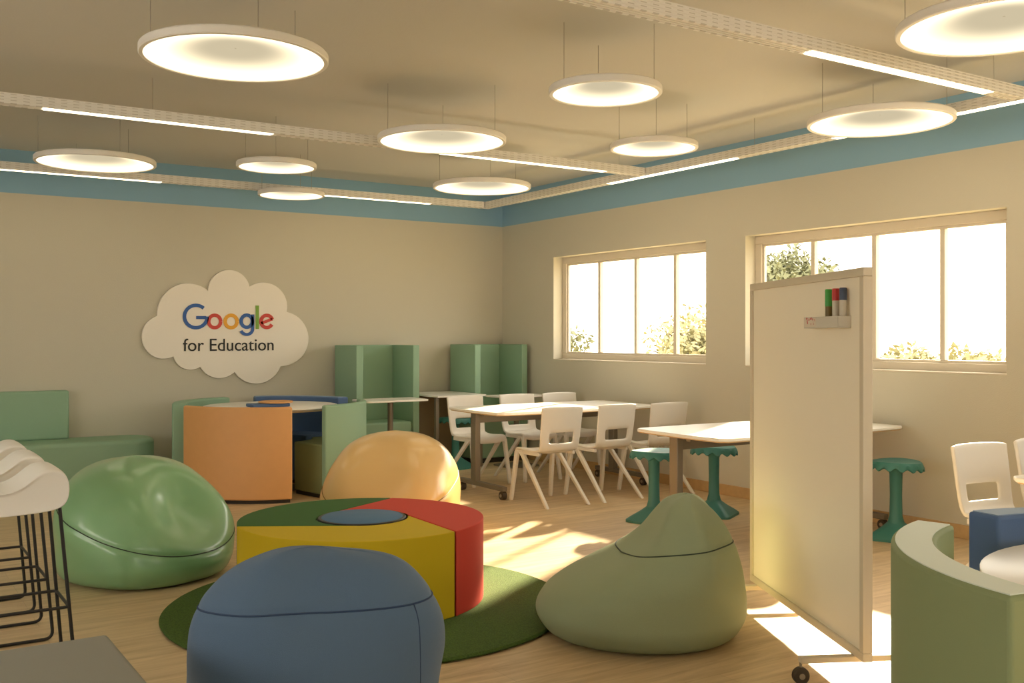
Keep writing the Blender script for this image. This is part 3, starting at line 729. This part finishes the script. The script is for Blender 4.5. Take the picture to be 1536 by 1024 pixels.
# local x along the board, local +y = away from the camera side? (left normal)
zt, zb_ = 1.67, .11; fw = .035
obj('board_panel', bb(new(), fw-.005, BW-fw+.005, -.010, .010, zb_+fw-.005, zt-fw+.005), M['board'], wb, smooth=False)
bm = new()
bb(bm, 0, BW, -.02, .02, zb_, zb_+fw); bb(bm, 0, BW, -.02, .02, zt-fw, zt); bb(bm, 0, fw, -.02, .02, zb_+fw, zt-fw); bb(bm, BW-fw, BW, -.02, .02, zb_+fw, zt-fw)
obj('frame', bm, M['board_frame'], wb, bevel=.003)
for x in (.10, BW-.10):
    obj('foot', bb(new(), x-.018, x+.018, -.24, .24, .085, .110), M['board_frame'], wb, bevel=.004)
    for yy in (-.235, .235):
        bm = new(); tube(bm, [(x-.016, yy, .034), (x+.016, yy, .034)], .034, 24); c = obj('caster', bm, M['rubber'], wb, bevel=.006)
        bm = new(); tube(bm, [(x-.02, yy, .034), (x+.02, yy, .034)], .012, 12); tube(bm, [(x, yy, .068), (x, yy, .086)], .006, 8); obj('hub', bm, M['hub'], c)
def on_board(px, py):
    a = Vector(ray(px)); n = Vector((-BD.y, BD.x)); t_ = BL.dot(n)/a.dot(n); return ((a*t_-BL).dot(BD), HC+(HY-py)*t_/F)
side = 1 if Vector((-BD.y, BD.x)).dot(-BL) > 0 else -1
u0, z1 = on_board(1228, 476); u1, _ = on_board(1272, 476); _, z0 = on_board(1250, 492); ud, _ = on_board(1212, 480)
t = thing('marker_tray', 'small pale tray clipped on the upper part of the whiteboard, holding markers', 'tray', (BL.x, BL.y, 0), rz)
def sb(bm, x0, x1, y0, y1, a, b): return bb(bm, x0, x1, min(side*y0, side*y1), max(side*y0, side*y1), a, b)
zt0, zt1 = z0, z1
bm = new(); sb(bm, u0, u1+.055, .0105, .068, zt0, zt0+.004); sb(bm, u0, u1+.055, .064, .068, zt0+.004, zt1); sb(bm, u0, u0+.004, .0105, .064, zt0+.004, zt1); sb(bm, u1+.051, u1+.055, .0105, .064, zt0+.004, zt1)
obj('tray_body', bm, M['tray'], t, bevel=.0015)
o = obj('printed_label', sb(new(), u0+.004, u0+.135, .068, .0686, zt0+.006, zt1-.004), M['paper'], t, smooth=False)
bm = new(); random.seed(3)
for k in range(16):
    xx = random.uniform(u0+.01, u0+.122); zz = random.uniform(zt0+.012, zt1-.01); sb(bm, xx, xx+random.choice((.003, .009)), .0686, .0690, zz, zz+random.choice((.002, .009)))
obj('red_print', bm, M['cap_red'], o, smooth=False)
_, zc1 = on_board(1258, 435); _, zc0 = on_board(1258, 453)
for k, (cm, bmz, lab) in enumerate((('cap_green', 'body_dark', 'green-capped marker with a dark barrel in the whiteboard tray'), ('cap_red', 'body_white', 'red-capped marker between the green and the slate one'), ('cap_blue', 'body_white', 'slate blue capped marker at the tray end'))):
    ux = u1+.030-(2-k)*.072; c = (BL + BD*ux + Vector((-BD.y, BD.x))*side*.034)
    t = thing('marker_pen', lab, 'marker', (c.x, c.y, zt0+.0045), rz, 'markers in the whiteboard tray')
    zc = (zc0 if k else zc0-.022)-zt0
    obj('barrel', lathe(new(), [(.0135, 0), (.0145, .003), (.0145, zc)], 24), M[bmz], t)
    obj('cap', lathe(new(), [(.0155, zc), (.0155, zc1-zt0-.004), (.013, zc1-zt0)], 24), M[cm], t)

# ------------------------------------------------------------------ light
w = bpy.data.worlds.new('World'); SC.world = w; w.use_nodes = True
bg = w.node_tree.nodes['Background']; bg.inputs[0].default_value = (1, .93, .80, 1); bg.inputs[1].default_value = 6.0
s = bpy.data.lights.new('sun', 'SUN'); s.energy = 36; s.color = (1, .80, .52); s.angle = R(1.8)
so = bpy.data.objects.new('sun', s); COL.objects.link(so)
dv = Vector((-.857, -.515, -.46)).normalized(); so.rotation_euler = dv.to_track_quat('-Z', 'Y').to_euler(); so.location = (12, 8, 8)

cam = bpy.data.cameras.new('camera'); cam.sensor_width = 36; cam.lens = 36*F/1536; cam.shift_y = -9/1536; cam.clip_start = .05
co = bpy.data.objects.new('camera', cam); COL.objects.link(co); co.location = (0, 0, HC); co.rotation_euler = (PI/2, 0, -YAW)
SC.camera = co
SC.view_settings.view_transform = 'Standard'; SC.view_settings.look = 'None'; SC.view_settings.gamma = 1; SC.view_settings.exposure = -0.22
SC.view_settings.use_curve_mapping = False
SC.cycles.use_denoising = True; SC.cycles.max_bounces = 12; SC.cycles.diffuse_bounces = 8; SC.cycles.transparent_max_bounces = 12; SC.cycles.sample_clamp_indirect = 8
